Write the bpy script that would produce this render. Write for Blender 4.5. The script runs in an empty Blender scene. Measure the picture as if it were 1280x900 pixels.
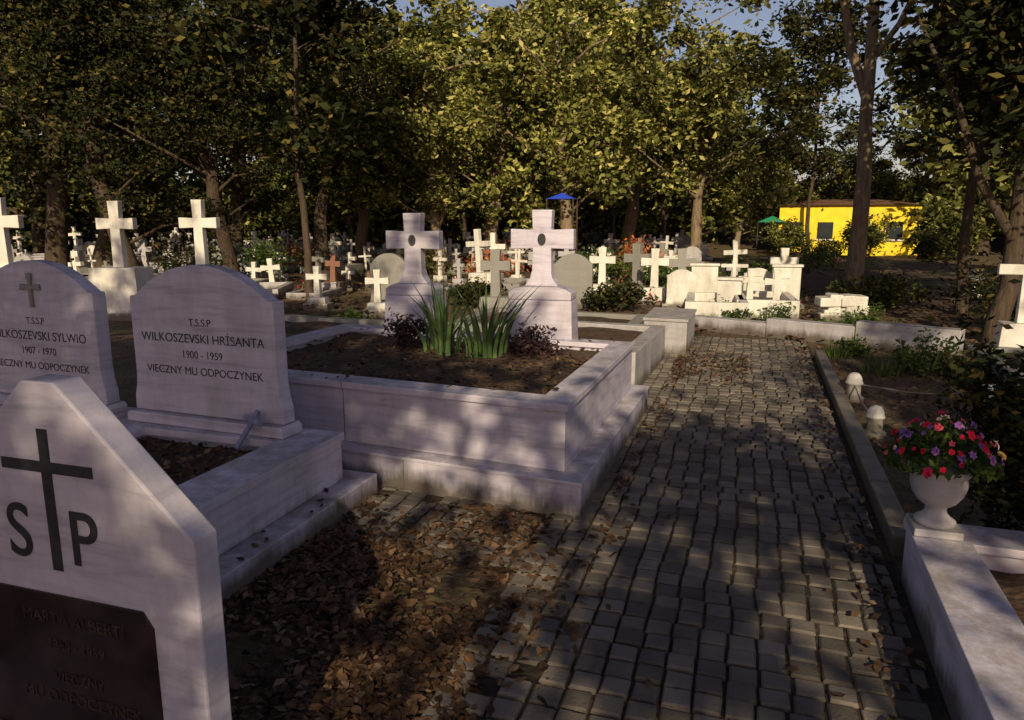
import bpy, math, random
import numpy as np
from mathutils import Vector, Matrix
R=random.Random(7)
NP=np.random.RandomState(11)
sc=bpy.context.scene
COL=sc.collection
# ------------------------------------------------------------ materials
def newmat(name):
    m=bpy.data.materials.new(name);m.use_nodes=True
    nt=m.node_tree;b=nt.nodes['Principled BSDF']
    b.inputs['Specular IOR Level'].default_value=.3
    return m,nt,b
def N(nt,t,**k):
    n=nt.nodes.new(t)
    for a,v in k.items(): n.inputs[a.replace('__',' ')].default_value=v
    return n
def ramp(nt,stops,src):
    r=nt.nodes.new('ShaderNodeValToRGB');e=r.color_ramp.elements
    while len(e)<len(stops): e.new(.5)
    for i,(p,c) in enumerate(stops):
        e[i].position=p;e[i].color=(c[0],c[1],c[2],1)
    nt.links.new(src,r.inputs[0]);return r
def mix(nt,a,b,fac,mode='MIX'):
    m=nt.nodes.new('ShaderNodeMix');m.data_type='RGBA';m.blend_type=mode
    for s,i in ((a,6),(b,7)):
        if isinstance(s,tuple): m.inputs[i].default_value=(s[0],s[1],s[2],1)
        else: nt.links.new(s,m.inputs[i])
    if isinstance(fac,(int,float)): m.inputs[0].default_value=fac
    else: nt.links.new(fac,m.inputs[0])
    return m.outputs[2]
def mul(nt,a,k):
    m=nt.nodes.new('ShaderNodeMath');m.operation='MULTIPLY';m.inputs[1].default_value=k;nt.links.new(a,m.inputs[0]);return m.outputs[0]
def coords(nt,scale=(1,1,1),obj=True,rot=(0,0,0)):
    mp=nt.nodes.new('ShaderNodeMapping');mp.inputs['Scale'].default_value=scale;mp.inputs['Rotation'].default_value=rot
    if obj:
        tc=nt.nodes.new('ShaderNodeTexCoord');nt.links.new(tc.outputs['Object'],mp.inputs[0])
    else:
        g=nt.nodes.new('ShaderNodeNewGeometry');nt.links.new(g.outputs['Position'],mp.inputs[0])
    return mp.outputs[0]
def noise(nt,co,scale,detail=5,rough=.6,dist=0):
    n=N(nt,'ShaderNodeTexNoise',Scale=scale,Detail=detail,Roughness=rough,Distortion=dist)
    nt.links.new(co,n.inputs['Vector']);return n.outputs[0]
def bump(nt,b,h,strength,dist=.02):
    n=N(nt,'ShaderNodeBump',Strength=strength,Distance=dist)
    nt.links.new(h,n.inputs['Height']);nt.links.new(n.outputs[0],b.inputs['Normal'])

def marble(name,base,dark,vein=.5,grime=.5):
    m,nt,b=newmat(name)
    co=coords(nt,obj=False,scale=(.7,.7,6.5),rot=(.04,.07,0))
    n1=noise(nt,co,3.0,5,.65,.6)
    v=ramp(nt,[(.36,(0,0,0)),(.52,(.25,.25,.25)),(.72,(1,1,1))],n1)
    c=mix(nt,base,dark,mul(nt,v.outputs[0],vein))
    co2=coords(nt,obj=False,scale=(1,1,.3))
    n2=noise(nt,co2,4.5,6,.72)
    s=ramp(nt,[(.42,(0,0,0)),(.70,(1,1,1))],n2)
    c=mix(nt,c,(.19,.165,.13),mul(nt,s.outputs[0],grime))
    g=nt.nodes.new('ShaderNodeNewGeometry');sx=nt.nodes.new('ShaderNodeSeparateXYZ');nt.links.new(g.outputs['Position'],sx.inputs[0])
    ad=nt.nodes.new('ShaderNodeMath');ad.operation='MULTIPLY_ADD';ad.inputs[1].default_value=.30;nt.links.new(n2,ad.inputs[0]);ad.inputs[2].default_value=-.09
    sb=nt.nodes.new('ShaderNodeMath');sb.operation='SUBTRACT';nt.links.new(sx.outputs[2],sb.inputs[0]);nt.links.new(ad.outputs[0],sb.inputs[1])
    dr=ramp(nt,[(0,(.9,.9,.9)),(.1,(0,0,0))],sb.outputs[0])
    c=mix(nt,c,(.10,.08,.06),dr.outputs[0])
    sn=nt.nodes.new('ShaderNodeSeparateXYZ');nt.links.new(g.outputs['Normal'],sn.inputs[0])
    up=ramp(nt,[(.7,(0,0,0)),(.95,(1,1,1))],sn.outputs[2])
    d2=ramp(nt,[(.36,(0,0,0)),(.6,(.6,.6,.6))],noise(nt,coords(nt,obj=False),9,5,.75))
    c=mix(nt,c,(.17,.14,.11),mix(nt,(0,0,0),d2.outputs[0],up.outputs[0]))
    nt.links.new(c,b.inputs['Base Color'])
    r=ramp(nt,[(.3,(.36,.36,.36)),(.7,(.62,.62,.62))],n2);nt.links.new(r.outputs[0],b.inputs['Roughness'])
    bump(nt,b,noise(nt,coords(nt,obj=False),55,3,.6),.12,.01)
    return m
MARB=marble('marble_grey_vein',(.60,.545,.65),(.27,.25,.33),.75,.4)
MARB2=marble('marble_old',(.44,.41,.44),(.23,.22,.25),.5,.7)
WHITE=marble('marble_white',(.72,.68,.62),(.45,.43,.43),.4,.5)
GREY=marble('stone_grey',(.25,.24,.23),(.15,.15,.14),.4,.6)
BROWN=marble('stone_redbrown',(.24,.10,.065),(.12,.06,.045),.4,.5)
CONC=marble('concrete_kerb',(.18,.155,.14),(.10,.09,.08),.4,.85)

def simple(name,col,rough=.6,nscale=20,var=.35,bmp=.2,metal=0):
    m,nt,b=newmat(name);co=coords(nt,obj=False)
    n=noise(nt,co,nscale,4,.6)
    c=ramp(nt,[(.3,tuple(x*(1-var) for x in col)),(.7,tuple(min(1,x*(1+var)) for x in col))],n)
    nt.links.new(c.outputs[0],b.inputs['Base Color']);b.inputs['Roughness'].default_value=rough;b.inputs['Metallic'].default_value=metal
    if bmp: bump(nt,b,n,bmp,.01)
    return m
DARK=simple('engraved_paint',(.035,.032,.04),.6,30)
SEAM=simple('seam_shadow_gap',(.10,.09,.10),.8,30)
PLAQ=simple('dark_plaque',(.03,.018,.016),.35,9,.6,.05)
PLTX=simple('plaque_lettering',(.048,.031,.024),.5,30,.6)
PURP=simple('painted_iron',(.20,.19,.30),.5,30)
YEL=simple('yellow_render',(.82,.60,.03),.7,3,.15)
ROOF=simple('brown_roof_tiles',(.14,.07,.04),.8,12,.4)
GLASS=simple('dark_window',(.03,.035,.04),.15,5,.2,0)
BLUE=simple('blue_canvas',(.02,.06,.50),.7,5,.1)
GRNC=simple('green_canvas',(.02,.22,.11),.7,5,.1)

def soilmat(name,c1,c2,green=0):
    m,nt,b=newmat(name);co=coords(nt,obj=False)
    n1=noise(nt,co,1.1,5,.65);n2=noise(nt,co,22,6,.75)
    c=ramp(nt,[(.3,c1),(.55,c2),(.8,tuple(x*1.5 for x in c2))],n2).outputs[0]
    big=ramp(nt,[(.35,(.55,.55,.55)),(.65,(1.15,1.12,1.05))],n1).outputs[0]
    c=mix(nt,c,big,1,'MULTIPLY')
    v=N(nt,'ShaderNodeTexVoronoi',Scale=26);v.feature='F1';nt.links.new(co,v.inputs['Vector'])
    lf=ramp(nt,[(0,(.16,.085,.04)),(.5,(.09,.05,.028)),(1,(.05,.035,.025))],v.outputs['Color'])
    lm=ramp(nt,[(.45,(0,0,0)),(.6,(.75,.75,.75))],noise(nt,co,2.3,5,.6))
    c=mix(nt,c,lf.outputs[0],lm.outputs[0])
    if green:
        gm=ramp(nt,[(.50,(0,0,0)),(.62,(green,green,green))],noise(nt,co,.45,6,.7))
        c=mix(nt,c,(.055,.075,.02),gm.outputs[0])
    nt.links.new(c,b.inputs['Base Color']);b.inputs['Roughness'].default_value=.95
    ad=nt.nodes.new('ShaderNodeMath');ad.operation='ADD';nt.links.new(n2,ad.inputs[0]);nt.links.new(v.outputs['Distance'],ad.inputs[1])
    bump(nt,b,ad.outputs[0],.7,.03)
    return m
GROUND=soilmat('forest_soil',(.05,.033,.023),(.13,.088,.058),.7)
SOIL=soilmat('grave_soil',(.035,.024,.018),(.09,.058,.04))
BED=soilmat('joint_sand',(.026,.02,.016),(.05,.037,.028))

def islandmat(name,stops,rough=.8,trans=0,patch=None,bmp=0,const=False,det=1,lo=.6,hi=1.35,spec=.12):
    m,nt,b=newmat(name);b.inputs['Specular IOR Level'].default_value=spec
    g=nt.nodes.new('ShaderNodeNewGeometry')
    r=ramp(nt,stops,g.outputs['Random Per Island']);c=r.outputs[0]
    if const: r.color_ramp.interpolation='CONSTANT'
    co=coords(nt,obj=False)
    n=noise(nt,co,patch or 40,det,.6)
    mm=ramp(nt,[(.3,(lo,lo,lo)),(.7,(hi,hi*.985,hi*.93))],n).outputs[0]
    c=mix(nt,c,mm,1,'MULTIPLY')
    nt.links.new(c,b.inputs['Base Color']);b.inputs['Roughness'].default_value=rough
    if bmp: bump(nt,b,noise(nt,co,90,3,.7),bmp,.01)
    if trans:
        t=nt.nodes.new('ShaderNodeBsdfTranslucent');nt.links.new(c,t.inputs[0])
        ms=nt.nodes.new('ShaderNodeMixShader');ms.inputs[0].default_value=trans
        nt.links.new(b.outputs[0],ms.inputs[1]);nt.links.new(t.outputs[0],ms.inputs[2])
        nt.links.new(ms.outputs[0],nt.nodes['Material Output'].inputs[0])
    return m
LEAFY=islandmat('leaf_oak_yellowgreen',[(0,(.04,.048,.010)),(.4,(.13,.14,.03)),(.78,(.34,.33,.10)),(1,(.50,.42,.16))],.5,.15,.6,lo=.45,hi=1.45)
LEAFG=islandmat('leaf_green',[(0,(.022,.03,.008)),(.6,(.065,.075,.017)),(1,(.21,.185,.05))],.5,.12,.6,lo=.45,hi=1.4)
LEAFF=islandmat('leaf_far',[(0,(.03,.038,.010)),(.6,(.10,.11,.026)),(1,(.28,.26,.08))],.5,0,.4,lo=.45,hi=1.4)
LEAFD=islandmat('leaf_dark_pine',[(0,(.010,.014,.005)),(.7,(.026,.030,.009)),(1,(.12,.09,.026))],.6,0,.6,lo=.45,hi=1.4)
WEED=islandmat('weed_green',[(0,(.03,.06,.012)),(1,(.09,.13,.03))],.5,.2,8)
IRIS=islandmat('iris_blades',[(0,(.05,.10,.035)),(1,(.13,.20,.075))],.45,.15,8)
PURL=islandmat('purple_shrub_leaves',[(0,(.03,.018,.022)),(1,(.085,.045,.05))],.5,0,8)
LITTER=islandmat('dead_leaves',[(0,(.03,.018,.013)),(.5,(.08,.043,.024)),(.85,(.12,.066,.038)),(1,(.20,.13,.085))],.8,0,30)
PAVER=islandmat('paver_granite',[(0,(.085,.072,.064)),(.5,(.14,.118,.104)),(1,(.20,.168,.147))],.8,0,3,.6,det=5,lo=.55,hi=1.3,spec=.3)
PETALS=islandmat('flower_petals',[(0,(.65,.02,.05)),(.25,(.75,.12,.16)),(.42,(.50,.02,.08)),(.55,(.30,.12,.42)),(.7,(.22,.10,.38)),(.86,(.75,.55,.5)),(.95,(.8,.5,.12))],.6,0,30,const=True)
RUST=islandmat('autumn_leaves_red',[(0,(.25,.05,.02)),(.6,(.45,.10,.03)),(1,(.55,.22,.06))],.6,.15,30)
def barkmat(name,c1,c2):
    m,nt,b=newmat(name);co=coords(nt,scale=(1,1,.18))
    n=noise(nt,co,16,6,.7,.4)
    c=ramp(nt,[(.3,c1),(.7,c2)],n);nt.links.new(c.outputs[0],b.inputs['Base Color']);b.inputs['Roughness'].default_value=.9
    bump(nt,b,n,.9,.05);return m
BARK=barkmat('bark_brown',(.03,.02,.014),(.11,.075,.05))
BARKL=barkmat('bark_pale',(.11,.075,.048),(.34,.25,.165))

# ------------------------------------------------------------ mesh helpers
def mk(name,verts,faces,mat,parent=None,bevel=0,smooth=False,loc=(0,0,0),rotz=0):
    me=bpy.data.meshes.new(name);me.from_pydata([tuple(v) for v in verts],[],faces)
    me.materials.append(mat);me.update()
    if smooth: me.polygons.foreach_set('use_smooth',[True]*len(me.polygons))
    return ob(name,me,parent,bevel,loc,rotz)
def ob(name,me,parent=None,bevel=0,loc=(0,0,0),rotz=0,scale=1):
    o=bpy.data.objects.new(name,me);COL.objects.link(o);o.location=loc;o.rotation_euler=(0,0,rotz);o.scale=(scale,)*3
    if parent: o.parent=parent
    if bevel:
        b=o.modifiers.new('bevel','BEVEL');b.width=bevel;b.segments=2;b.limit_method='ANGLE';b.angle_limit=math.radians(40)
    return o
def empty(name,loc=(0,0,0),rotz=0,scale=1):
    o=bpy.data.objects.new(name,None);o.empty_display_size=.3;COL.objects.link(o)
    o.location=loc;o.rotation_euler=(0,0,rotz);o.scale=(scale,)*3;return o
def vf_polybox(pts,z0,z1):
    n=len(pts);v=[(x,y,z0) for x,y in pts]+[(x,y,z1) for x,y in pts]
    f=[tuple(range(n-1,-1,-1)),tuple(range(n,2*n))]+[(i,(i+1)%n,n+(i+1)%n,n+i) for i in range(n)]
    return v,f
def vf_box(x0,x1,y0,y1,z0,z1): return vf_polybox([(x0,y0),(x1,y0),(x1,y1),(x0,y1)],z0,z1)
def vf_prism(out,y0,y1):
    n=len(out);v=[(x,y0,z) for x,z in out]+[(x,y1,z) for x,z in out]
    f=[tuple(range(n)),tuple(range(2*n-1,n-1,-1))]+[(i,n+i,n+(i+1)%n,(i+1)%n) for i in range(n)]
    return v,f
def vf_ring(o,i,z0,z1):
    n=len(o);v=[(x,y,z0) for x,y in o]+[(x,y,z1) for x,y in o]+[(x,y,z1) for x,y in i]+[(x,y,z0) for x,y in i]
    f=[]
    for k in range(n):
        l=(k+1)%n
        f+=[(k,l,n+l,n+k),(n+k,n+l,2*n+l,2*n+k),(2*n+k,2*n+l,3*n+l,3*n+k)]
    return v,f
def join(*vfs):
    V=[];F=[]
    for v,f in vfs:
        o=len(V);V+=list(v);F+=[tuple(i+o for i in q) for q in f]
    return V,F
def shift(vf,dx=0,dy=0,dz=0): return [(x+dx,y+dy,z+dz) for x,y,z in vf[0]],vf[1]
def vf_lathe(prof,seg=24):
    V=[];F=[]
    for r,z in prof:
        for k in range(seg):
            a=2*math.pi*k/seg;V.append((r*math.cos(a),r*math.sin(a),z))
    for i in range(len(prof)-1):
        for k in range(seg):
            l=(k+1)%seg;F.append((i*seg+k,i*seg+l,(i+1)*seg+l,(i+1)*seg+k))
    F.append(tuple(range(seg-1,-1,-1)));F.append(tuple((len(prof)-1)*seg+k for k in range(seg)))
    return V,F
def vf_tube(pts,rad,seg=8):
    V=[];F=[];P=[Vector(p) for p in pts]
    for i,p in enumerate(P):
        d=(P[min(i+1,len(P)-1)]-P[max(i-1,0)]).normalized()
        a=d.cross(Vector((1,0,0)) if abs(d.x)<.8 else Vector((0,1,0))).normalized();b=d.cross(a)
        for k in range(seg):
            t=2*math.pi*k/seg;V.append(tuple(p+(a*math.cos(t)+b*math.sin(t))*rad[i]))
    for i in range(len(P)-1):
        for k in range(seg):
            l=(k+1)%seg;F.append((i*seg+k,i*seg+l,(i+1)*seg+l,(i+1)*seg+k))
    F.append(tuple((len(P)-1)*seg+k for k in range(seg)))
    return V,F
def cross_out(h,w,s,arm,cx=0,z0=0,flare=0,at=None):
    at=at if at else h*.68
    a0=at-arm/2;a1=at+arm/2;q=s/2;e=flare
    return [(cx+x,z0+z) for x,z in [(-q-e,0),(q+e,0),(q,a0),(w/2,a0-e),(w/2,a1+e),(q,a1),(q+e,h),(-q-e,h),(-q,a1),(-w/2,a1+e),(-w/2,a0-e),(-q,a0)]]
def arch_out(w,h,rise,shoulder=.03,flare=.03,n=14,z0=0):
    hw=w/2;zs=h-rise;pts=[(-hw-flare,0),(hw+flare,0)]
    pts+=[(hw+flare*.9,h*.10),(hw+flare*.3,h*.17),(hw,h*.26)]
    pts+=[(hw,zs)]
    c=hw-shoulder
    if shoulder: pts+=[(hw-shoulder*.2,zs+.012),(c,zs+.012)]
    rr=(c*c+rise*rise)/(2*rise);cz=h-rr;a0=math.asin(min(1,c/rr))
    for k in range(1,n):
        a=a0-2*a0*k/n;pts.append((rr*math.sin(a),cz+rr*math.cos(a)))
    L=[(-x,z) for x,z in reversed(pts[2:5+1+(2 if shoulder else 0)])]
    pts+=L
    return [(x,z+z0) for x,z in pts]
def text(name,body,size,loc,mat,parent,sx=1,depth=.0015,rot=(math.pi/2,0,0),bold=0.0):
    c=bpy.data.curves.new(name,'FONT');c.body=body;c.size=size;c.align_x='CENTER';c.extrude=depth;c.offset=bold
    o=bpy.data.objects.new(name+'_tmp',c);COL.objects.link(o)
    dg=bpy.context.evaluated_depsgraph_get();me=bpy.data.meshes.new_from_object(o.evaluated_get(dg))
    bpy.data.objects.remove(o)
    me.materials.clear();me.materials.append(mat)
    t=bpy.data.objects.new(name,me);COL.objects.link(t);t.location=loc;t.rotation_euler=rot;t.scale=(sx,1,1);t.parent=parent
    return t
def leafmesh(name,C,size,mat,nrm_up=.3,aspect=.5,dirs=None,fold=.0):
    C=np.asarray(C);n=len(C)
    if dirs is None:
        d=NP.normal(size=(n,3));d[:,2]*=.6
    else: d=dirs+NP.normal(size=(n,3))*.35
    d/=np.linalg.norm(d,axis=1)[:,None]
    u=NP.normal(size=(n,3));u[:,2]+=nrm_up*3
    s=np.cross(d,u);s/=np.linalg.norm(s,axis=1)[:,None]+1e-9
    nn=np.cross(s,d)
    sz=(np.asarray(size) if np.ndim(size) else size*(.6+.8*NP.rand(n)))[:,None]
    if fold:
        V=np.stack([C-d*sz,C-d*sz*.2+s*sz*aspect+nn*sz*fold*NP.rand(n,1),C+d*sz*.45+s*sz*aspect*.8+nn*sz*fold*NP.rand(n,1),C+d*sz+nn*sz*fold*.6,C+d*sz*.45-s*sz*aspect*.8+nn*sz*fold*NP.rand(n,1),C-d*sz*.2-s*sz*aspect+nn*sz*fold*NP.rand(n,1)],1).reshape(-1,3);k=6
    else:
        V=np.stack([C-d*sz,C+s*sz*aspect-d*sz*.1,C+d*sz,C-s*sz*aspect-d*sz*.1],1).reshape(-1,3);k=4
    me=bpy.data.meshes.new(name);me.vertices.add(n*k);me.vertices.foreach_set('co',V.ravel().astype(np.float32))
    me.loops.add(n*k);me.loops.foreach_set('vertex_index',np.arange(n*k,dtype=np.int32))
    me.polygons.add(n);me.polygons.foreach_set('loop_start',np.arange(0,n*k,k,dtype=np.int32))
    me.update(calc_edges=True);me.validate();me.materials.append(mat);return me

# ------------------------------------------------------------ ground
def gz(x,y):
    d=max(0,max(abs(x)-3.5,0)+max(y-11,0)*.5);k=min(1,d/8)
    z=k*.09*(math.sin(x*.7+y*.31)+math.sin(y*.9-x*.23))-.02*k
    r=math.hypot(x,y)
    if r>46 and y>0: z+=min(9,(r-46)*.09)
    return z
def ground():
    xs=sorted(set([-300,-200,-120,-90]+[round(-70+i*1.0,3) for i in range(0,141)]+[90,120,200,300]))
    ys=sorted(set([-300,-150,-60]+[round(-30+i*1.0,3) for i in range(0,141)]+[140,180,300]))
    V=[(x,y,gz(x,y)) for y in ys for x in xs];F=[]
    w=len(xs)
    for j in range(len(ys)-1):
        for i in range(w-1):
            F.append((j*w+i,j*w+i+1,(j+1)*w+i+1,(j+1)*w+i))
    mk('ground',V,F,GROUND,smooth=True)
ground()
# ------------------------------------------------------------ path
def xr(y): return .73+.018*(y-2.5)
def path():
    e=empty('paved_path')
    v,f=vf_polybox([(-.95,-3),(xr(-3),-3),(xr(10.6),10.6),(-.62,10.6)],-.05,.010);mk('joint_bed',v,f,BED,e)
    v,f=vf_polybox([(-3.2,2.95),(-.96,2.95),(-.90,3.75),(-3.2,3.9)],-.05,.008);mk('joint_bed_side',v,f,BED,e)
    V=[];F=[]
    def paver(cx,cy,w,l,h):
        b=len(V);a=R.uniform(-.03,.03);ca,sa=math.cos(a),math.sin(a);tx,ty=R.uniform(-.03,.03),R.uniform(-.03,.03)
        for (s,z) in ((1,-.03),(1,h-.007),(.86,h)):
            for (px,py) in ((-1,-1),(1,-1),(1,1),(-1,1)):
                x=px*w/2*s;y=py*l/2*s
                x+=R.uniform(-.0025,.0025);y+=R.uniform(-.0025,.0025)
                V.append((cx+x*ca-y*sa,cy+x*sa+y*ca,z+x*tx+y*ty if z>0 else z))
        F.append((b+8,b+9,b+10,b+11))
        for k in range(4):
            l2=(k+1)%4;F.append((b+k,b+l2,b+4+l2,b+4+k));F.append((b+4+k,b+4+l2,b+8+l2,b+8+k))
    P=.106;y=-2.8
    while y<10.5:
        x=-.93+.006*math.sin(y*2)
        right=xr(y)-.03
        while x<right-.03:
            w=P*R.uniform(.95,1.05)
            if x+w>right: w=right-x
            if w>.05 and not (x<-.62 and R.random()<.25 and y<3):
                paver(x+w/2,y+P*.5+R.uniform(-.004,.004)+.012*math.sin(x*3+y),w-.012,P-.013,.024+R.uniform(-.004,.004)+.006*math.sin(x*2.3+y*1.1))
            x+=w
        y+=P
    y=2.98
    while y<3.75:
        x=-3.1
        while x<-.98:
            if R.random()<.93 and y<3.66-.12*(x+.9)*.5: paver(x+P/2,y+P/2+R.uniform(-.006,.006),P-.016,P-.016,.022+R.uniform(-.005,.004))
            x+=P
        y+=P
    mk('paving_setts',V,F,PAVER,e)
path()
def kerb():
    e=empty('path_kerb')
    y=3.7
    while y<9.3:
        l=R.uniform(.75,.95);x0=xr(y)+.005;x1=xr(y+l)+.005
        v,f=vf_polybox([(x0,y),(x0+.11,y),(x1+.11,y+l-.012),(x1,y+l-.012)],-.06,.11+R.uniform(-.01,.006));mk('kerb_stone',v,f,CONC,e,bevel=.014);y+=l
kerb()
# ------------------------------------------------------------ family tomb
def inset(pts,d):
    n=len(pts);L=[]
    for i in range(n):
        a=Vector(pts[i]);b=Vector(pts[(i+1)%n]);t=(b-a).normalized();nn=Vector((-t.y,t.x));L.append((a+nn*d,t))
    out=[]
    for i in range(n):
        p,t=L[i-1];q,u=L[i];den=t.x*u.y-t.y*u.x;k=((q-p).x*u.y-(q-p).y*u.x)/den;out.append(tuple(p+t*k))
    return out
def soil_bed(name,quad,z,parent,amp=.02,nx=26,ny=26):
    V=[];F=[];A,B,C,D=[Vector(q) for q in quad]
    for j in range(ny+1):
        for i in range(nx+1):
            s=i/nx;t=j/ny;p=A.lerp(B,s).lerp(D.lerp(C,s),t)
            V.append((p.x,p.y,z+R.uniform(-amp,amp)*.5+amp*math.sin(p.x*5)*math.cos(p.y*4)))
    for j in range(ny):
        for i in range(nx): k=j*(nx+1)+i;F.append((k,k+1,k+nx+2,k+nx+1))
    mk(name,V,F,SOIL,parent,smooth=True)
def family_tomb():
    e=empty('family_tomb')
    W=[(-3.86,4.06),(-.89,3.765),(-.855,6.05),(-3.80,6.32)]
    S=inset(W,-.11)
    v,f=vf_ring(S,inset(W,.06),-.05,.20);mk('base_step',v,f,MARB,e,bevel=.006)
    v,f=vf_ring(inset(W,-.118),inset(W,.05),.2025,.222);mk('step_lip',v,f,MARB,e,bevel=.005)
    v,f=vf_ring(inset(W,.018),inset(W,.17),.2245,.575);mk('wall',v,f,MARB,e,bevel=.004)
    v,f=vf_ring(W,inset(W,.19),.5775,.618);mk('coping',v,f,MARB,e,bevel=.005)
    soil_bed('soil',inset(W,.15),.545,e)
    def onfront(x,inn):
        q=inset(W,inn);a=Vector(q[0]);b=Vector(q[1]);t=(x-a.x)/(b.x-a.x);return a.lerp(b,t)
    for x,z0,z1,inn in ((-2.40,.228,.574,.0165),(-2.40,.58,.6175,-.0015),(-1.9,.0,.2,-.1115)):
        p=onfront(x,inn);v,f=vf_box(p.x-.002,p.x+.002,p.y-.0004,p.y+.01,z0,z1);mk('joint',v,f,SEAM,e)
family_tomb()
def pedestal_cross(x,y,z0,pw,ph,ch,cw,rot=0,mat=MARB):
    e=empty('pedestal_cross_gravestone',(x,y,0),rot)
    d=.34;a=pw/2
    V=[(-a,-d/2,z0),(a,-d/2,z0),(a,d/2,z0),(-a,d/2,z0)];b=a*.95
    V+=[(-b,-d/2+.02,z0+ph*.8),(b,-d/2+.02,z0+ph*.8),(b,d/2-.02,z0+ph*.8),(-b,d/2-.02,z0+ph*.8)]
    F=[(3,2,1,0),(4,5,6,7)]+[(i,(i+1)%4,4+(i+1)%4,4+i) for i in range(4)]
    mk('pedestal',V,F,mat,e,bevel=.01)
    v,f=vf_prism([(-b*.98,0),(b*.98,0),(b*.98,ph*.11),(b*.8,ph*.17),(.16,ph*.2),(-.16,ph*.2),(-b*.8,ph*.17),(-b*.98,ph*.11)],-d/2+.03,d/2-.03)
    v,f=shift((v,f),0,0,z0+ph*.8+.002);mk('pedestal_cap',v,f,mat,e,bevel=.006)
    v,f=vf_prism(cross_out(ch,cw,.165,.16,flare=.008,at=ch*.62),-.06,.06)
    v2,f2=vf_prism([(-.15,0),(.15,0),(.10,.07),(.086,.13),(-.086,.13),(-.10,.07)],-.075,.075)
    v,f=shift((v,f),0,0,z0+ph+.002);mk('cross',v,f,mat,e,bevel=.008)
    v,f=shift((v2,f2),0,0,z0+ph+.003);mk('cross_foot',v,f,mat,e,bevel=.006)
    V=[];n=20
    for yy in (-.06,-.068):
        for k in range(n):
            t=2*math.pi*k/n;V.append((.036*math.cos(t),yy,z0+ph+ch*.62+.052*math.sin(t)))
    F=[tuple(range(n,2*n))]+[(k,(k+1)%n,n+(k+1)%n,n+k) for k in range(n)]
    mk('portrait_medallion',V,F,DARK,e)
pedestal_cross(-1.70,6.17,.50,.60,.56,.66,.56,.05)
pedestal_cross(-3.02,6.34,.50,.54,.54,.66,.54,.06)

# ------------------------------------------------------------ small raised graves, headstones
def grave_box(name,x0,x1,y0,y1,ztop,rim=.28,step=.13,sh=.14,mat=MARB):
    e=empty(name)
    Wq=[(x0,y0),(x1,y0),(x1,y1),(x0,y1)]
    v,f=vf_ring(inset(Wq,-step),inset(Wq,.05),-.05,sh);mk('base_step',v,f,mat,e,bevel=.006)
    v,f=vf_ring(inset(Wq,.015),inset(Wq,rim-.03),sh+.0025,ztop-.045);mk('wall',v,f,mat,e,bevel=.004)
    v,f=vf_ring(Wq,inset(Wq,rim),ztop-.0425,ztop);mk('coping',v,f,mat,e,bevel=.005)
    soil_bed('soil',inset(Wq,rim-.02),ztop-.07,e,.012,16,16)
    return e
def headstone(x,y,z,w,h,lines,rot=0,cross=False,mat=MARB,th=.10):
    e=empty('arched_headstone',(x,y,z),rot)
    v,f=vf_prism([(-w/2-.055,0),(w/2+.055,0),(w/2+.055,.04),(w/2+.035,.065),(-w/2-.035,.065),(-w/2-.055,.04)],-th/2-.05,th/2+.03);mk('plinth',v,f,mat,e,bevel=.006)
    v,f=vf_prism(arch_out(w,h-.067,.20,.035,.03),-th/2,th/2);v,f=shift((v,f),0,0,.067);mk('slab',v,f,mat,e,bevel=.007)
    y0=-th/2-.0012
    for t,s,zz in lines: text('inscription',t,s,(0,y0,zz),DARK,e,1.0,depth=.0006)
    if cross:
        v,f=vf_prism(cross_out(.20,.135,.03,.03,0,h-.30,at=.13),-th/2-.014,-th/2+.01);mk('carved_cross',v,f,GREY,e,bevel=.003)
        for (dx,dz) in ((0,.2),(.0675,.13),(-.0675,.13)):
            v,f=vf_box(dx-.022,dx+.022,-th/2-.016,-th/2+.008,h-.30+dz-.02,h-.30+dz+.02);mk('cross_end',v,f,GREY,e,bevel=.004)
grave_box('raised_marble_grave',-3.60,-2.15,1.55,3.52,.42)
headstone(-2.96,3.40,.422,1.04,.95,[('T.S.S.P',.060,.60),('WILKOSZEVSKI HRİSANTA',.0745,.50),('1900 - 1959',.062,.41),('VIECZNY MU ODPOCZYNEK',.066,.31)],-.05)
grave_box('raised_marble_grave',-5.15,-3.78,1.60,3.66,.40,rim=.25)
headstone(-4.37,3.52,.402,1.06,.97,[('T.S.S.P',.062,.56),('WILKOSZEVSKI SYLWIO',.082,.455),('1907 - 1970',.066,.36),('VIECZNY MU ODPOCZYNEK',.068,.26)],-.05,True)
e=empty('iron_cross_marker',(-2.63,3.16,.36),-.35);e.rotation_euler=(-.62,0.12,-.35)
v,f=vf_prism(cross_out(.26,.17,.032,.032,at=.2),-.008,.008);mk('cross',v,f,PURP,e,bevel=.002)
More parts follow.
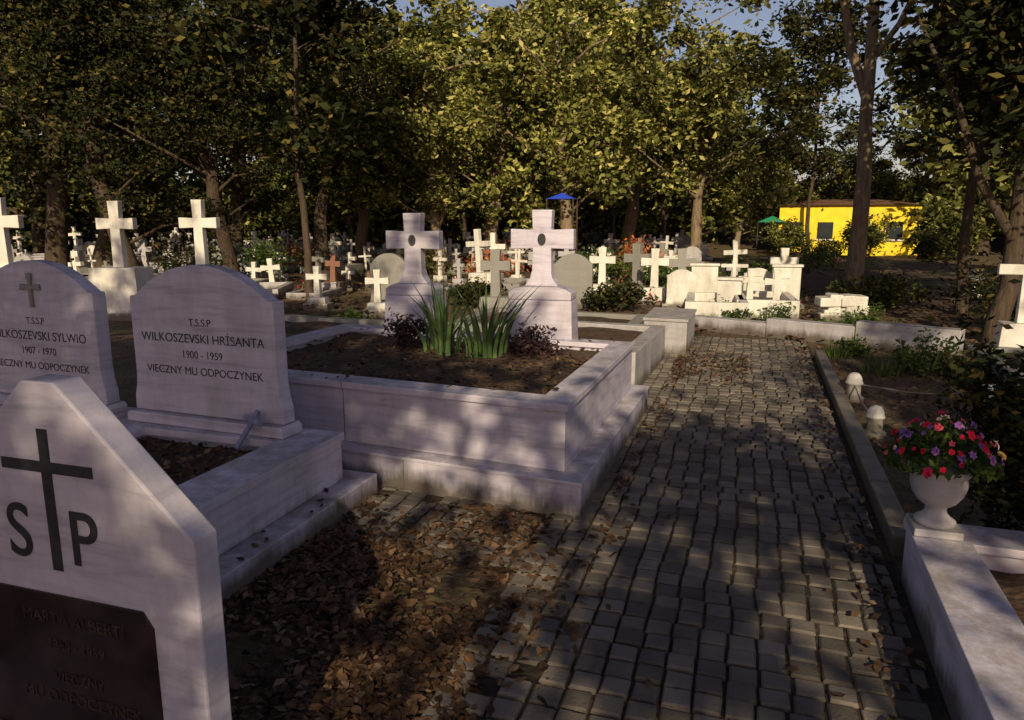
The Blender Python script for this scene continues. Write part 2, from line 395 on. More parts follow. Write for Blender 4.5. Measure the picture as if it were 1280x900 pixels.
# ------------------------------------------------------------ S+P gravestone
def stp():
    e=empty('gabled_cross_gravestone',(-1.56,1.22,0))
    o=[(-.415,0),(.415,0),(.415,.895),(.05,1.24),(-.05,1.24),(-.415,.895)]
    v,f=vf_prism(o,0,.08);mk('slab',v,f,MARB,e,bevel=.006)
    pl=[(-.28,.05),(.28,.05),(.28,.66),(.252,.70),(-.252,.70),(-.28,.66)]
    v,f=vf_prism(pl,-.004,.02);mk('bronze_plaque',v,f,PLAQ,e,bevel=.002)
    v,f=vf_prism(cross_out(.36,.285,.032,.028,0,.765,at=.265),-.002,.01);mk('engraved_cross',v,f,DARK,e)
    text('letter_s','S',.20,(-.112,-.002,.79),DARK,e,.92,depth=.001,bold=.001);text('letter_p','P',.20,(.092,-.002,.79),DARK,e,.92,depth=.001,bold=.001)
    for t,z,s in (('MARTA ALBERTI',.62,.045),('1884 - 1959',.55,.038),('VIECZNY',.46,.04),('MU ODPOCZYNEK',.40,.045)):
        text('plaque_inscription',t,s,(0.03,-.0055,z),PLTX,e)
    g=empty('raised_marble_grave');Wq=[(-2.08,-1.0),(-1.0,-1.0),(-1.0,1.215),(-2.08,1.215)]
    v,f=vf_ring(Wq,inset(Wq,.2),-.05,.3);mk('coping',v,f,MARB,g,bevel=.008);soil_bed('soil',inset(Wq,.18),.24,g,.012,10,10)
stp()
# ------------------------------------------------------------ right side tomb, urn
e=empty('low_marble_grave')
Wq=[(.655,.6),(2.0,.6),(2.06,3.42),(.745,3.46)]
v,f=vf_ring(inset(Wq,.012),inset(Wq,.2),-.05,.262);mk('wall',v,f,MARB,e,bevel=.004)
v,f=vf_ring(Wq,inset(Wq,.225),.2645,.30);mk('coping',v,f,MARB,e,bevel=.005)
soil_bed('soil',inset(Wq,.2),.2,e,.015,16,20)
def urn():
    e=empty('flower_urn',(.835,3.33,.3025));e.scale=(.92,.92,1.15)
    v,f=vf_box(-.1,.1,-.1,.1,0,.03);mk('plinth',v,f,MARB2,e,bevel=.005)
    pr=[(.085,.031),(.087,.047),(.066,.058),(.048,.075),(.043,.092),(.052,.103),(.082,.12),(.105,.148),(.117,.18),(.119,.205),(.113,.22),(.122,.228),(.133,.238),(.133,.252),(.12,.256),(.11,.245),(.09,.235)]
    v,f=vf_lathe(pr,32);mk('urn',v,f,MARB2,e,smooth=True)
    C=[]
    for i in range(1000):
        a=R.uniform(0,6.28);r=.2*math.sqrt(R.random());z=.25+.15*(1-(r/.21)**2)*R.uniform(.2,1.25)
        C.append((r*math.cos(a)*1.2,r*math.sin(a),z))
    ob('foliage',leafmesh('urn_foliage',C,.021,WEED,.4,.4,fold=.2),e)
    V=[];F=[]
    for i in range(72):
        a=R.uniform(0,6.28);r=.2*math.sqrt(R.random());z=.27+.15*(1-(r/.21)**2)+R.uniform(-.03,.03)
        cx,cy=r*math.cos(a)*1.2,r*math.sin(a);s=R.uniform(.010,.024)
        nrm=Vector((cx,cy-.05,.12+R.random()*.1)).normalized();u=nrm.cross(Vector((0,0,1))).normalized() if abs(nrm.z)<.99 else Vector((1,0,0));w=nrm.cross(u)
        b=len(V);c0=Vector((cx,cy,z));V.append(tuple(c0))
        for rr,up in ((.55,.35),(1,.15)):
            for k in range(12):
                t=2*math.pi*k/12;q=rr*(1 if k%2 else .72);V.append(tuple(c0+(u*math.cos(t)+w*math.sin(t))*s*q+nrm*s*(up+R.uniform(0,.6))))
        for k in range(12):
            l=(k+1)%12;F.append((b,b+1+k,b+1+l));F.append((b+1+k,b+13+k,b+13+l,b+1+l))
    mk('blossoms',V,F,PETALS,e)
urn()
def bollard(x,y,s):
    pr=[(.085,-.02),(.085,.035),(.07,.045),(.058,.055),(.055,.14),(.068,.148),(.07,.16),(.062,.168),(.06,.19),(.05,.215),(.032,.235),(.01,.243)]
    v,f=vf_lathe([(a*s,b*s) for a,b in pr],20);return mk('stone_bollard',v,f,WHITE,loc=(x,y,.0),smooth=True)
bollard(1.01,7.1,1.1);bollard(1.01,5.92,1.0);bollard(2.15,7.33,.9)
v,f=vf_tube([(1.03,7.1,.16),(1.5,7.2,.09),(1.8,7.26,.08),(2.13,7.33,.14)],[.006]*4,6)
v2,f2=vf_tube([(1.01,7.1,.16),(1.01,6.7,.11),(1.01,6.3,.11),(1.01,5.92,.16)],[.006]*4,6)
v,f=join((v,f),(v2,f2));mk('boundary_chain',v,f,GREY)
# ------------------------------------------------------------ mid distance tombs and walls
def block(name,pts,z0,z1,mat):
    e=empty(name);v,f=vf_polybox(inset(pts,.015),z0,z1-.04);mk('body',v,f,mat,e,bevel=.01)
    v,f=vf_polybox(pts,z1-.038,z1);mk('cap',v,f,mat,e,bevel=.008);return e
def openbox(name,pts,z1,mat,rim=.16):
    e=empty(name);v,f=vf_ring(pts,inset(pts,rim),-.05,z1);mk('coping',v,f,mat,e,bevel=.008);soil_bed('soil',inset(pts,rim-.01),z1-.06,e,.02,12,12)
openbox('raised_marble_grave',[(-2.4,6.75),(-.93,6.65),(-.86,8.6),(-2.4,8.75)],.42,MARB2)
block('marble_tomb_block',[(-1.18,8.95),(-.62,8.9),(-.60,10.1),(-1.18,10.15)],-.05,.46,MARB2)
openbox('raised_marble_grave',[(-3.9,9.2),(-1.35,9.0),(-1.35,10.9),(-3.9,11.1)],.26,GREY)
openbox('raised_marble_grave',[(-6.6,6.9),(-4.2,6.7),(-4.1,8.6),(-6.5,8.8)],.33,GREY)
e=empty('boundary_wall')
pts=[(-.72,11.5),(2.57,9.9)];a=Vector(pts[0]);b=Vector(pts[1]);t=(b-a).normalized();n=Vector((-t.y,t.x))*.11
L=(b-a).length
for k in range(3):
    p=a+t*(L*k/3);q=a+t*(L*(k+1)/3-.012)
    v,f=vf_polybox([tuple(p-n),tuple(q-n),tuple(q+n),tuple(p+n)],-.05,.20+.07*k);mk('wall_stone',v,f,MARB2,e,bevel=.01)
openbox('raised_marble_grave',[(2.45,7.6),(4.4,7.5),(4.5,9.3),(2.5,9.5)],.22,GREY)

# ------------------------------------------------------------ headstone library
def lib_cross(h,w,s,ph,pw,mat,th=.14,fl=.012):
    a=vf_prism(cross_out(h,w,s,s,at=h*.66,flare=fl),-th/2,th/2);a=shift(a,0,0,ph)
    q=pw/2;qq=q*.86
    p=([(-q,-q*.7,-.1),(q,-q*.7,-.1),(q,q*.7,-.1),(-q,q*.7,-.1),(-qq,-qq*.7,ph),(qq,-qq*.7,ph),(qq,qq*.7,ph),(-qq,qq*.7,ph)],[(3,2,1,0),(4,5,6,7)]+[(i,(i+1)%4,4+(i+1)%4,4+i) for i in range(4)])
    st=vf_box(-q*1.2,q*1.2,-q*.95,q*.95,-.1,.09)
    v,f=join(a,p,st);me=bpy.data.meshes.new('cross_gravestone');me.from_pydata(v,[],f);me.materials.append(mat);return me
def lib_arch(w,h,mat,rise=.2,th=.12):
    v,f=join(vf_prism(arch_out(w,h,rise,.03,.02),-th/2,th/2),vf_box(-w/2-.08,w/2+.08,-th,th,-.1,.08));me=bpy.data.meshes.new('arched_headstone');me.from_pydata(v,[],f);me.materials.append(mat);return me
def lib_block(w,h,mat):
    v,f=join(vf_box(-w/2,w/2,-.1,.1,-.1,h),vf_box(-w/2-.03,w/2+.03,-.13,.13,h+.002,h+.05),vf_box(-w/2-.08,w/2+.08,-.2,.2,-.1,.1));me=bpy.data.meshes.new('block_headstone');me.from_pydata(v,[],f);me.materials.append(mat);return me
def lib_grave(w,l,h,mat):
    o=[(-w/2,-l),(w/2,-l),(w/2,0),(-w/2,0)]
    v,f=vf_ring(o,inset(o,.13),-.12,h);me=bpy.data.meshes.new('grave_surround');me.from_pydata(v,[],f);me.materials.append(mat);return me
def place(name,me,x,y,rz=0,s=1,z=0): return ob(name,me,None,.008,(x,y,z),rz,s)
place('cross_gravestone',lib_cross(1.13,.66,.17,.86,.95,WHITE),-10.39,9.96,.25)
place('cross_gravestone',lib_cross(1.15,.68,.16,.86,.8,WHITE),-9.0,10.37,.2)
place('cross_gravestone',lib_cross(1.2,.75,.2,.85,.9,WHITE),-12.45,9.45,.3)
place('cross_gravestone',lib_cross(.9,.55,.16,.35,.62,MARB2),-4.05,14.6,.1)
cA=lib_cross(.78,.55,.14,.34,.5,WHITE);cB=lib_cross(.95,.6,.12,.45,.5,WHITE,.12,0);cC=lib_cross(.6,.42,.10,.2,.4,WHITE);cD=lib_cross(.85,.55,.16,.3,.6,GREY);cE=lib_cross(1.0,.5,.07,.15,.35,WHITE,.06,0);cF=lib_cross(.8,.45,.12,.5,.55,MARB2);cG=lib_cross(.7,.4,.13,.25,.45,GREY);cH=lib_cross(.7,.4,.13,.35,.5,BROWN)
aA=lib_arch(.75,1.05,GREY);aB=lib_arch(.7,.85,MARB2);aC=lib_arch(.55,.75,WHITE,.12);aD=lib_arch(.7,.8,BROWN);bA=lib_block(.5,.8,WHITE);bB=lib_block(.6,.42,MARB2);bC=lib_block(.42,.6,WHITE);gA=lib_grave(1.0,1.9,.22,MARB2);gB=lib_grave(1.1,2.0,.3,GREY);gC=lib_grave(1.0,1.8,.35,WHITE)
for nm,me,x,y,r in (('cross_gravestone',cA,-2.89,15.24,.1),('cross_gravestone',cA,-1.74,14.79,.15),('cross_gravestone',cB,-5.71,16.28,.1),('cross_gravestone',cC,-6.3,11.64,.35),
    ('arched_headstone',aA,-3.12,13.5,.05),('arched_headstone',aA,-6.55,12.6,.1),('cross_gravestone',cB,-13.5,17.72,.2),('cross_gravestone',cF,-17.5,19.0,.2),
    ('block_headstone',bA,-.75,14.6,.05),('cross_gravestone',cE,-.2,14.6,.02),('block_headstone',bC,-.25,13.7,-.1),('arched_headstone',aC,-1.15,14.2,.1),
    ('cross_gravestone',cC,.1,14.0,.1),('cross_gravestone',cA,.75,15.9,.1),('arched_headstone',aC,.25,15.1,.1),('block_headstone',bA,.75,14.7,.1),('cross_gravestone',cC,.55,13.6,.0),
    ('cross_gravestone',cB,3.15,9.9,-.1),('cross_gravestone',cC,-7.9,12.2,.2),('block_headstone',bB,-8.3,9.9,.1),('cross_gravestone',cD,-4.3,12.4,.1)):
    place(nm,me,x,y,r)
for x,y in ((-.5,13.6),(.3,14.2)): place('grave_surround',gC,x,y+.3,.05)
e=empty('white_stone_tomb',(1.6,13.3,0),.15)
for k in range(16):
    bx,bz=R.uniform(-.3,.3),R.choice((0,.13,.26));w=R.uniform(.09,.14)
    v,f=vf_box(bx-w,bx+w,-.2+R.uniform(-.04,.04),.2,bz-.02,bz+R.uniform(.12,.17));o=mk('stone',v,f,WHITE,e,bevel=.02);o.rotation_euler[1]=R.uniform(-.08,.08)
lib=[('cross_gravestone',cA,3),('cross_gravestone',cB,4),('cross_gravestone',cC,5),('cross_gravestone',cD,4),('cross_gravestone',cE,3),('cross_gravestone',cF,5),('cross_gravestone',cG,4),('cross_gravestone',cH,4),('arched_headstone',aA,3),('arched_headstone',aB,3),('arched_headstone',aC,2),('arched_headstone',aD,3),('block_headstone',bC,1),('block_headstone',bB,2)]
bag=[l for l in lib for _ in range(l[2])]
row=15.6
while row<38:
    x=-34+R.random()
    while x<2.2:
        x+=R.uniform(.7,1.6)
        yy=row+R.uniform(-.8,.8)
        ang=math.degrees(math.atan2(x,yy))
        if -58<ang<0.5 and R.random()<.84 and not(x>-1.5 and yy>19):
            n,me,_=R.choice(bag);s=R.uniform(.6,1.1);rz=R.uniform(-.35,.5)
            o=place(n,me,x,yy,rz,s,-.03+gz(x,yy));o.rotation_euler[1]=R.uniform(-.07,.07);o.rotation_euler[0]=R.uniform(-.05,.05)
            if R.random()<.35: place('grave_surround',R.choice((gA,gB)),x,yy-.1,rz,s,-.02)
    row+=2.0
for x,y in ((5.2,12.5),(6.4,14.2),(7.5,12.9),(4.6,17.5),(6.0,19.5)):
    n,me,_=R.choice(bag);place(n,me,x,y,R.uniform(-.2,.2),R.uniform(.7,.9),-.03)

# ------------------------------------------------------------ yellow house, canvas roofs
def house():
    e=empty('yellow_house',(5.3,46.5,0),-.05)
    w,d,h=3.5,3.0,2.6
    v,f=vf_box(-w,w,-d,d,-.3,h);mk('walls',v,f,YEL,e)
    v=[(-w-.2,-d-.2,h+.003),(w+.2,-d-.2,h+.003),(w+.2,d+.2,h+.003),(-w-.2,d+.2,h+.003),(-w+2.0,0,h+.4),(w-2.0,0,h+.4)]
    mk('roof',v,[(0,1,5,4),(1,2,5),(2,3,4,5),(3,0,4),(3,2,1,0)],ROOF,e)
    for x in (-2.7,-1.1,2.3):
        v,f=vf_box(x-.4,x+.4,-d-.02,-d+.05,.8,1.7);mk('window',v,f,GLASS,e)
        v,f=vf_box(x-.5,x+.5,-d-.08,-d+.0,.7,.79);mk('sill',v,f,WHITE,e)
    v,f=vf_box(.2,1.1,-d-.02,-d+.05,-.1,1.9);mk('door',v,f,simple('door_wood',(.12,.06,.03)),e)
house()
def awning(name,x,y,z,w,mat):
    e=empty(name,(x,y,0));a=w/2
    mk('canopy',[(-a,-a*.7,z),(a,-a*.7,z),(a,a*.7,z),(-a,a*.7,z),(0,0,z+w*.22)],[(0,1,4),(1,2,4),(2,3,4),(3,0,4)],mat,e)
    for sx in(-1,1):
        for sy in(-1,1):
            v,f=vf_tube([(sx*a*.95,sy*a*.65,-.1),(sx*a*.95,sy*a*.65,z+.02)],[.02,.02],6);mk('post',v,f,BARK,e)
awning('blue_awning',-4.75,19.1,2.25,.75,BLUE);awning('green_awning',1.3,44,1.7,1.6,GRNC)

# ------------------------------------------------------------ trees
def tree_parts(seed,z0,z1,rad,nclump,nleaf,lsize,tr,leafmat,bark,lean=(0,0),conic=0,clr=.75,name='tree',forks=(),limb=3,flat=.75,wob=1):
    rr=random.Random(seed);np_=np.random.RandomState(seed)
    pts=[];n=8;top=z0+(z1-z0)*.75
    px=py=0
    for i in range(n+1):
        t=i/n
        if i: px+=rr.uniform(-.14,.14)*wob;py+=rr.uniform(-.14,.14)*wob
        pts.append((lean[0]*t**1.2+px,lean[1]*t+py,top*t-.1*(i==0)))
    rad_=[tr*(1.35 if i==0 else 1)*(1-.75*i/n)*rr.uniform(.93,1.07) for i in range(n+1)]
    pts.insert(1,(pts[0][0]*.5,0,.35));rad_.insert(1,tr*1.03)
    parts=[vf_tube(pts,rad_,9)]
    def trunk_at(z):
        for i in range(len(pts)-1):
            if pts[i][2]<=z<=pts[i+1][2]:
                t=(z-pts[i][2])/(pts[i+1][2]-pts[i][2]);return Vector(pts[i]).lerp(Vector(pts[i+1]),t)
        return Vector(pts[-1])
    for (z,dx,dy,dz,r) in forks:
        b=trunk_at(z);parts.append(vf_tube([b,b+Vector((dx*.35,dy*.35,dz*.28)),b+Vector((dx*.6,dy*.65,dz*.62)),b+Vector((dx,dy,dz))],[r,r*.85,r*.65,r*.25],7))
    cl=[]
    zc=(z0+z1)/2;hz=(z1-z0)/2
    bias=[(Vector((rr.gauss(0,1),rr.gauss(0,1),rr.gauss(0,.7))).normalized(),rr.uniform(.55,1.25)) for _ in range(7)]
    while len(cl)<nclump:
        dn=Vector((rr.gauss(0,1),rr.gauss(0,1),rr.gauss(0,1))).normalized()
        k=max(bias,key=lambda q:q[0].dot(dn))[1]
        d=dn*(rr.random()**.45)*k
        sh=1
        if conic: sh=(1-(d.z+1)/2*conic)
        z=zc+d.z*hz
        if z<z0*.8: continue
        cl.append(Vector((d.x*rad*sh+lean[0]*min(1,z/top),d.y*rad*sh+lean[1]*min(1,z/top),z)))
    for i,c in enumerate(cl):
        if i%limb==0:
            b=trunk_at(max(z0*.75,c.z-rr.uniform(.25,.5)*math.hypot(c.x,c.y)-.3))
            m=b.lerp(c,.5)+Vector((rr.uniform(-.25,.25),rr.uniform(-.25,.25),rr.uniform(-.1,.4)))
            r0=tr*rr.uniform(.14,.32);parts.append(vf_tube([b,m,c],[r0,r0*.6,r0*.15],5))
    v,f=join(*parts);me=bpy.data.meshes.new(name+'_trunk');me.from_pydata(v,[],f);me.materials.append(bark);me.polygons.foreach_set('use_smooth',[True]*len(f))
    per=nleaf//nclump;L=[]
    for c in cl:
        s=clr*rr.uniform(.4,1.4);k=int(per*rr.uniform(.5,1.5))
        q=np_.normal(size=(k,3))*.52*s;q[:,2]*=flat
        L.append(q+np.array(c)-np.array([[0,0,1]])*(q[:,:2]**2).sum(1)[:,None]*.12)
    L=np.concatenate(L)
    return me,leafmesh(name+'_crown',L,lsize,leafmat,.2,.5)
def tree(name,parts,x,y,rz=0,s=1,parent=None,z=-.05):
    e=empty(name,(x,y,z+gz(x,y)),rz,s)
    ob('trunk',parts[0],e);ob('crown',parts[1],e)
    if parent: e.parent=parent
    return e
T={}
T['oakA']=tree_parts(1,1.7,10,3.9,80,16500,.11,.25,LEAFY,BARKL,(.8,.2),name='oakA',clr=.66,wob=1.5)
T['oakB']=tree_parts(2,2.0,11,4.2,80,16500,.11,.28,LEAFY,BARKL,(-.9,.3),name='oakB',forks=((2.0,1.4,.2,3.5,.14),),clr=.66,wob=1.3)
T['grnA']=tree_parts(3,1.7,10.5,3.7,80,16000,.10,.25,LEAFG,BARK,(1.2,0),name='greenA',wob=1.8,clr=.7)
T['grnB']=tree_parts(4,2.2,11.5,3.6,80,16000,.10,.20,LEAFG,BARKL,(-.7,-.2),name='greenB',forks=((1.8,1.0,.3,3.5,.1),),clr=.7)
T['pinA']=tree_parts(5,1.6,11,3.6,95,26000,.075,.28,LEAFD,BARK,(1.4,0),conic=.45,name='pineA',clr=.75,flat=.4,wob=1.6)
T['tall']=tree_parts(6,5.8,13,3.8,38,6500,.11,.22,LEAFY,BARKL,(0.0,.1),name='tallA',forks=((4.6,-1.3,.3,4.5,.13),(5.5,1.6,.1,3,.08)),wob=.5)
T['shade']=tree_parts(7,3.4,11,4.4,56,9500,.14,.28,LEAFG,BARK,(.3,.2),name='shade',clr=.85)
T['slim']=tree_parts(8,2.8,10,2.4,60,10000,.10,.09,LEAFD,BARK,(.15,0),name='slim',clr=.6)
T['lean']=tree_parts(9,1.6,8,2.9,100,22000,.08,.14,LEAFD,BARK,(1.3,.2),name='lean',clr=.7,forks=((1.4,-1.4,.2,3.0,.07),))
T['bush']=tree_parts(10,.3,4.6,3.0,50,5000,.19,.07,LEAFF,BARK,(0,0),name='bush',clr=.9)
T['farA']=tree_parts(11,1.5,11,4.0,55,5500,.2,.22,LEAFF,BARK,(.8,0),name='farA',clr=.95)
T['farB']=tree_parts(12,2.2,12,3.8,55,5500,.2,.2,LEAFF,BARK,(-.8,.2),name='farB',clr=.95,forks=((2.2,1.2,.2,3.5,.12),))
tree('pine_tree',T['pinA'],-22.5,20.8,.4,1.3);tree('slim_tree',T['slim'],-8.9,13.4,0,1.0);tree('offscreen_shade_tree',T['grnA'],-12.4,19.5,1,.95)
tree('offscreen_shade_tree',T['oakA'],-9.5,27,.3,1.2);tree('offscreen_shade_tree',T['oakB'],-4.6,31,2.1,1.1);tree('offscreen_shade_tree',T['tall'],2.63,20.1,0,1)
tree('leaning_tree',T['lean'],3.3,11.3,0,1.0);tree('slim_tree',T['slim'],3.7,14.6,2,1.1);tree('slim_tree',T['slim'],3.2,43,2,1.4)
tree('offscreen_shade_tree',T['grnB'],6.6,17.0,.7,.9);tree('offscreen_shade_tree',T['oakA'],-5.2,22.0,2.5,.88);tree('offscreen_shade_tree',T['oakB'],-15.0,26.5,4,.95)
tree('pine_tree',T['pinA'],-15.5,15.2,2.6,.95);tree('pine_tree',T['pinA'],-19.5,16.4,5.3,1.2);tree('pine_tree',T['pinA'],-12.4,15.4,4.2,.72);tree('pine_tree',T['pinA'],-16.5,20.5,1.2,1.1)
tree('offscreen_shade_tree',T['oakA'],-1.9,27.5,5,.9);tree('offscreen_shade_tree',T['grnA'],9.5,23,3,1.1);tree('offscreen_shade_tree',T['oakB'],-9.4,21.6,.9,.7)
tree('leaning_tree',T['lean'],5.6,12.8,1.1,1.1)
wood=empty('distant_woodland')
pl=[];tries=0
while len(pl)<34 and tries<6000:
    tries+=1
    a=math.radians(R.uniform(-58,22));r=R.uniform(32,64);x,y=r*math.sin(a),r*math.cos(a)
    ad=math.degrees(a)
    if -1.0<ad<12: continue
    if -3<ad<=-1.0 and r<44: continue
    if -44<ad<-38 and r>40: continue
    if any((x-p)**2+(y-q)**2<14 for p,q in pl): continue
    pl.append((x,y))
    tree('tree',T[R.choice(('farA','farB'))],x,y,R.uniform(0,6.28),R.uniform(.65,1.45),wood,-.1)
for i in range(32):
    a=math.radians(-58+80*(i+.5+R.uniform(-.4,.4))/32);ad=math.degrees(a)
    r=R.uniform(43,56) if not(-1<ad<13) else R.uniform(58,64)
    tree('bush',T['bush'],r*math.sin(a),r*math.cos(a),R.uniform(0,6.28),R.uniform(.8,1.3),wood,-.3)
for x,y,s,k in ((-.6,47,.8,'oakA'),(2.2,53,.85,'oakB'),(6.2,55,.75,'oakA'),(10.2,52,.95,'oakB'),(12.5,46,.9,'oakA')): tree('offscreen_shade_tree',T[k],x,y,x,s,wood,-.2)
for x,y,s in ((8.8,38,.6),(5.3,38,.42),(2.0,41,.4),(3.4,35,.22),(7.1,33,.3)): tree('bushy_tree',T['bush'],x,y,x,s)
for x,y,rz,s in ((-4.0,-5.5,0,.95),(-.1,-6.6,2,.82),(5.7,-5.4,4,.82),(1.0,-13.0,1,.9)):  # unseen trees added behind the camera to shade and dapple the foreground
    tree('offscreen_shade_tree',T['shade'],x,y,rz,s)

# ------------------------------------------------------------ plants
def blades(name,x,y,z,n,h,mat,spread=.12,w=.018,bend=.5):
    V=[];F=[]
    for i in range(n):
        a=R.uniform(0,6.28);r=spread*R.random();bx,by=r*math.cos(a),r*math.sin(a);l=h*R.uniform(.5,1.1);o=R.uniform(.1,bend);fa=R.uniform(0,6.28);wx,wy=math.cos(fa)*w,math.sin(fa)*w
        b=len(V)
        for k in range(5):
            t=k/4;px=bx+math.cos(a)*o*l*t*t;py=by+math.sin(a)*o*l*t*t;pz=l*t*(1-.18*o*t);q=(1-t**2)*.9+.04
            V+= [(px-wx*q,py-wy*q,pz),(px+wx*q,py+wy*q,pz)]
        for k in range(4): F.append((b+2*k,b+2*k+1,b+2*k+3,b+2*k+2))
    mk(name,V,F,mat,loc=(x,y,z))
blades('iris_plant',-2.38,5.5,.53,50,.66,IRIS,.16,.019,.7);blades('iris_plant',-1.98,5.45,.53,50,.62,IRIS,.16,.019,.7)
def shrub(name,x,y,z,rx,rz,n,size,mat,asp=.45):
    C=[]
    cl=[(R.gauss(0,.45),R.gauss(0,.45),R.uniform(.15,.9)) for _ in range(14)]
    for i in range(n):
        c=R.choice(cl);C.append((( c[0]+R.gauss(0,.22))*rx,(c[1]+R.gauss(0,.22))*rx,max(.01,(c[2]+R.gauss(0,.16))*rz)))
    e=empty(name,(x,y,z));ob('leaves',leafmesh(name+'_leaves',C,size,mat,.3,asp),e)
    v,f=join(*[vf_tube([(0,0,-.03),(c[0]*rx*.5,c[1]*rx*.5,c[2]*rz*.6),(c[0]*rx,c[1]*rx,c[2]*rz)],[.008,.006,.003],5) for c in cl]);mk('stems',v,f,BARK,e)
shrub('purple_shrub',-2.76,5.6,.53,.22,.24,1000,.022,PURL);shrub('purple_shrub',-1.66,5.6,.53,.22,.22,1000,.022,PURL)
shrub('evergreen_shrub',1.42,3.9,.1,.34,.85,7000,.026,LEAFD);shrub('evergreen_shrub',1.75,3.3,.1,.36,.75,6000,.026,LEAFD)
for x,y,s in ((1.45,8.4,.4),(1.9,8.8,.5),(1.1,9.4,.3),(2.3,8.4,.4),(1.4,11.6,.4),(.9,10.9,.3),(-.3,11.9,.3),(.4,12.3,.4),(-4.6,6.9,.35),(-5.2,8.9,.35),(-7.2,8.2,.4),(-6.0,9.6,.4),(1.8,12.5,.4),(-.6,12.6,.4)):
    blades('grass_tuft',x,y,0,50,s*.8,WEED,s*.5,.008,.9)
    shrub('weed_clump',x+.2,y+.15,0,s*.6,s*.8,350,.03,WEED)
for x,y,s in ((-2.2,13.2,.5),(-7.5,14.4,.8),(-11.5,13.2,.9),(2.4,15.3,.6),(-5.0,13.2,.5),(-1.9,17.5,.7),(-8.3,18.5,1.0),(4.5,14.5,1.2),(-12.3,16.5,1.1),(-3.6,18,.9),(0.2,17.6,.7),(-16,18,1.2),(2.0,26,1.2),(-6.8,25,1.2),(3.9,12.6,.9),(5.6,11.2,1.2)):
    shrub('shrub',x,y,0,s,s,1800,.05,R.choice((LEAFG,WEED,LEAFD)))
for x,y,s in ((-15.2,21.5,.9),(-7.2,20.5,.8),(-3.0,22.5,.9),(-12.0,24,.9)): shrub('red_leaved_shrub',x,y,0,s,s*1.2,700,.06,RUST)
def flowers(x,y,z=.1):
    C=[(R.gauss(0,.07),R.gauss(0,.07),R.uniform(0,.16)) for _ in range(26)]
    e=empty('grave_flowers',(x,y,z));ob('petals',leafmesh('petals',C,.03,PETALS,.3,.8),e)
    ob('leaves',leafmesh('fl_leaves',[(a*1.2,b*1.2,c*.8) for a,b,c in C*4],.035,WEED,.3,.4),e)
for x,y in ((-1.7,14.3),(-5.4,14.9),(-8.7,16),(-10.2,15.1),(-.9,13.1),(-7.1,17.2),(-11.6,17.6),(-14,18.5),(-4.6,17.6)): flowers(x,y)

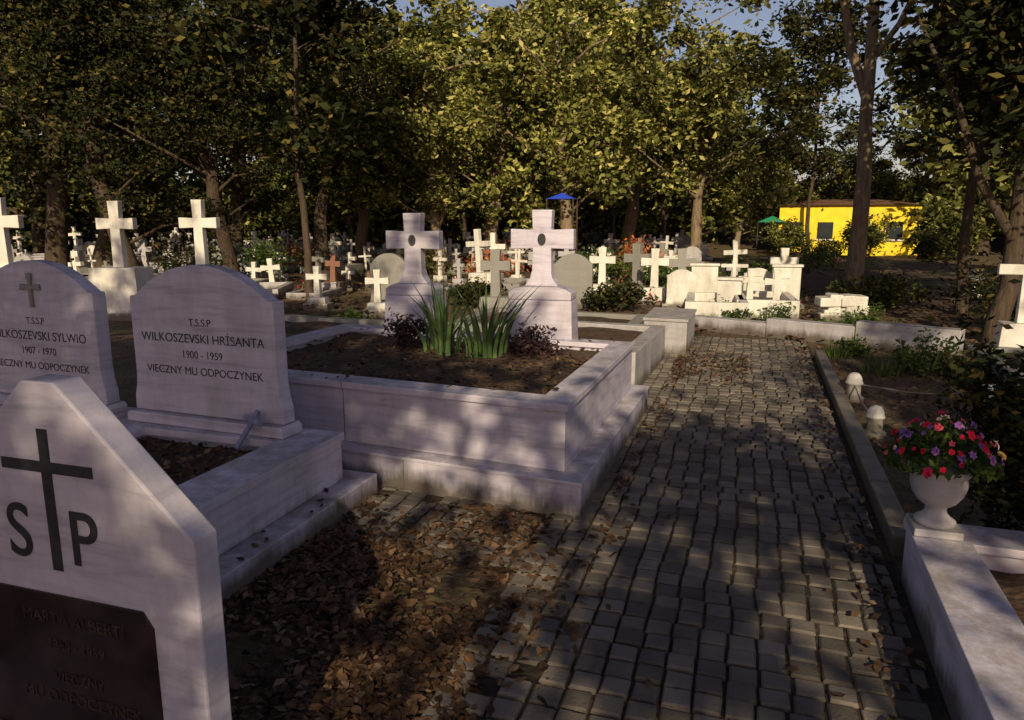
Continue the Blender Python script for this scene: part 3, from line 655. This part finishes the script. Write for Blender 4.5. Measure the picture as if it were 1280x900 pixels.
# ------------------------------------------------------------ leaf litter
def litter():
    C=[]
    def add(n,fx,fy,z,dz=.02):
        for _ in range(n): C.append((fx(),fy(),z+R.random()*dz))
    n=0
    def ok(x,y): return not(-4<x<-.78 and y>3.62) and not(-2.03>x and y<3.66)
    while n<10000:
        x=R.uniform(-2.25,-.6);y=R.uniform(.6,3.7)
        dens=1 if x<-1.0 else max(0,1-(x+1.0)/.35)
        if y>3.05: dens*=.4
        dens*=.5+.5*math.sin(x*5+1)*math.sin(y*4)
        if ok(x,y) and R.random()<dens: C.append((x,y,.008+R.random()*.025));n+=1
    for _ in range(800):
        y=R.uniform(.5,11);e=R.random();x=(xr(y)-.04-abs(R.gauss(0,.11))) if e<.5 else ((-.70+abs(R.gauss(0,.10))) if e<.92 else R.uniform(-.8,.8))
        if -.72<x<xr(y)-.02: C.append((x,y,.034+R.random()*.008))
    add(600,lambda:R.uniform(-.72,0.1),lambda:R.gauss(8.3,.5),.034,.01)
    add(2500,lambda:R.uniform(.95,3.5),lambda:R.uniform(3.7,10.5),.008)
    add(900,lambda:R.uniform(-3.6,-1.12),lambda:R.uniform(4.2,5.95),.56,.02)
    add(45,lambda:R.uniform(-3.6,-1),lambda:R.choice((R.uniform(3.95,4.1),R.uniform(5.9,6.1))),.622,.006)
    add(700,lambda:R.uniform(-3.3,-2.45),lambda:R.uniform(1.85,3.2),.36,.015)
    add(400,lambda:R.uniform(-4.8,-4.05),lambda:R.uniform(1.85,3.4),.34,.015)
    add(8,lambda:R.uniform(-2.14,-2.04),lambda:R.uniform(2.4,3.5),.145,.006)
    add(4000,lambda:R.uniform(-12,6),lambda:R.uniform(10.5,20),.01,.06)
    C=np.array(C);sz=np.where(C[:,1]>10.4,.05,.023)*(.5+1.0*NP.rand(len(C)))
    d=NP.normal(size=(len(C),3));d[:,2]*=.2
    ob('leaf_litter',leafmesh('leaf_litter',C,sz,LITTER,1.3,.5,dirs=d*2,fold=.5))
litter()

# ------------------------------------------------------------ light, sky, camera
sun_az=math.radians(165);sun_el=math.radians(29)
S=Vector((math.sin(sun_az)*math.cos(sun_el),math.cos(sun_az)*math.cos(sun_el),math.sin(sun_el)))
w=bpy.data.worlds.new('World');sc.world=w;w.use_nodes=True;nt=w.node_tree
sky=nt.nodes.new('ShaderNodeTexSky');sky.sky_type='NISHITA';sky.sun_disc=False;sky.sun_elevation=sun_el;sky.sun_rotation=sun_az
tint=mix(nt,sky.outputs[0],(1.20,.96,.92),1.0,'MULTIPLY')
nt.links.new(tint,nt.nodes['Background'].inputs[0]);nt.nodes['Background'].inputs[1].default_value=.085
l=bpy.data.lights.new('sun','SUN');l.energy=5;l.angle=math.radians(.53);l.color=(1,.85,.56)
lo=bpy.data.objects.new('sun',l);COL.objects.link(lo);lo.rotation_euler=S.to_track_quat('Z','Y').to_euler()
f=900.;p=math.atan(170/f);th=math.atan(295/f*math.cos(p))
cam=bpy.data.cameras.new('camera');cam.sensor_width=36;cam.lens=36*f/1280;cam.clip_end=800;cam.clip_start=.05
co=bpy.data.objects.new('camera',cam);COL.objects.link(co);co.location=(0,0,1.6);co.rotation_euler=(math.pi/2-p,0,th);sc.camera=co
sc.view_settings.view_transform='Standard';sc.view_settings.look='None';sc.view_settings.exposure=0
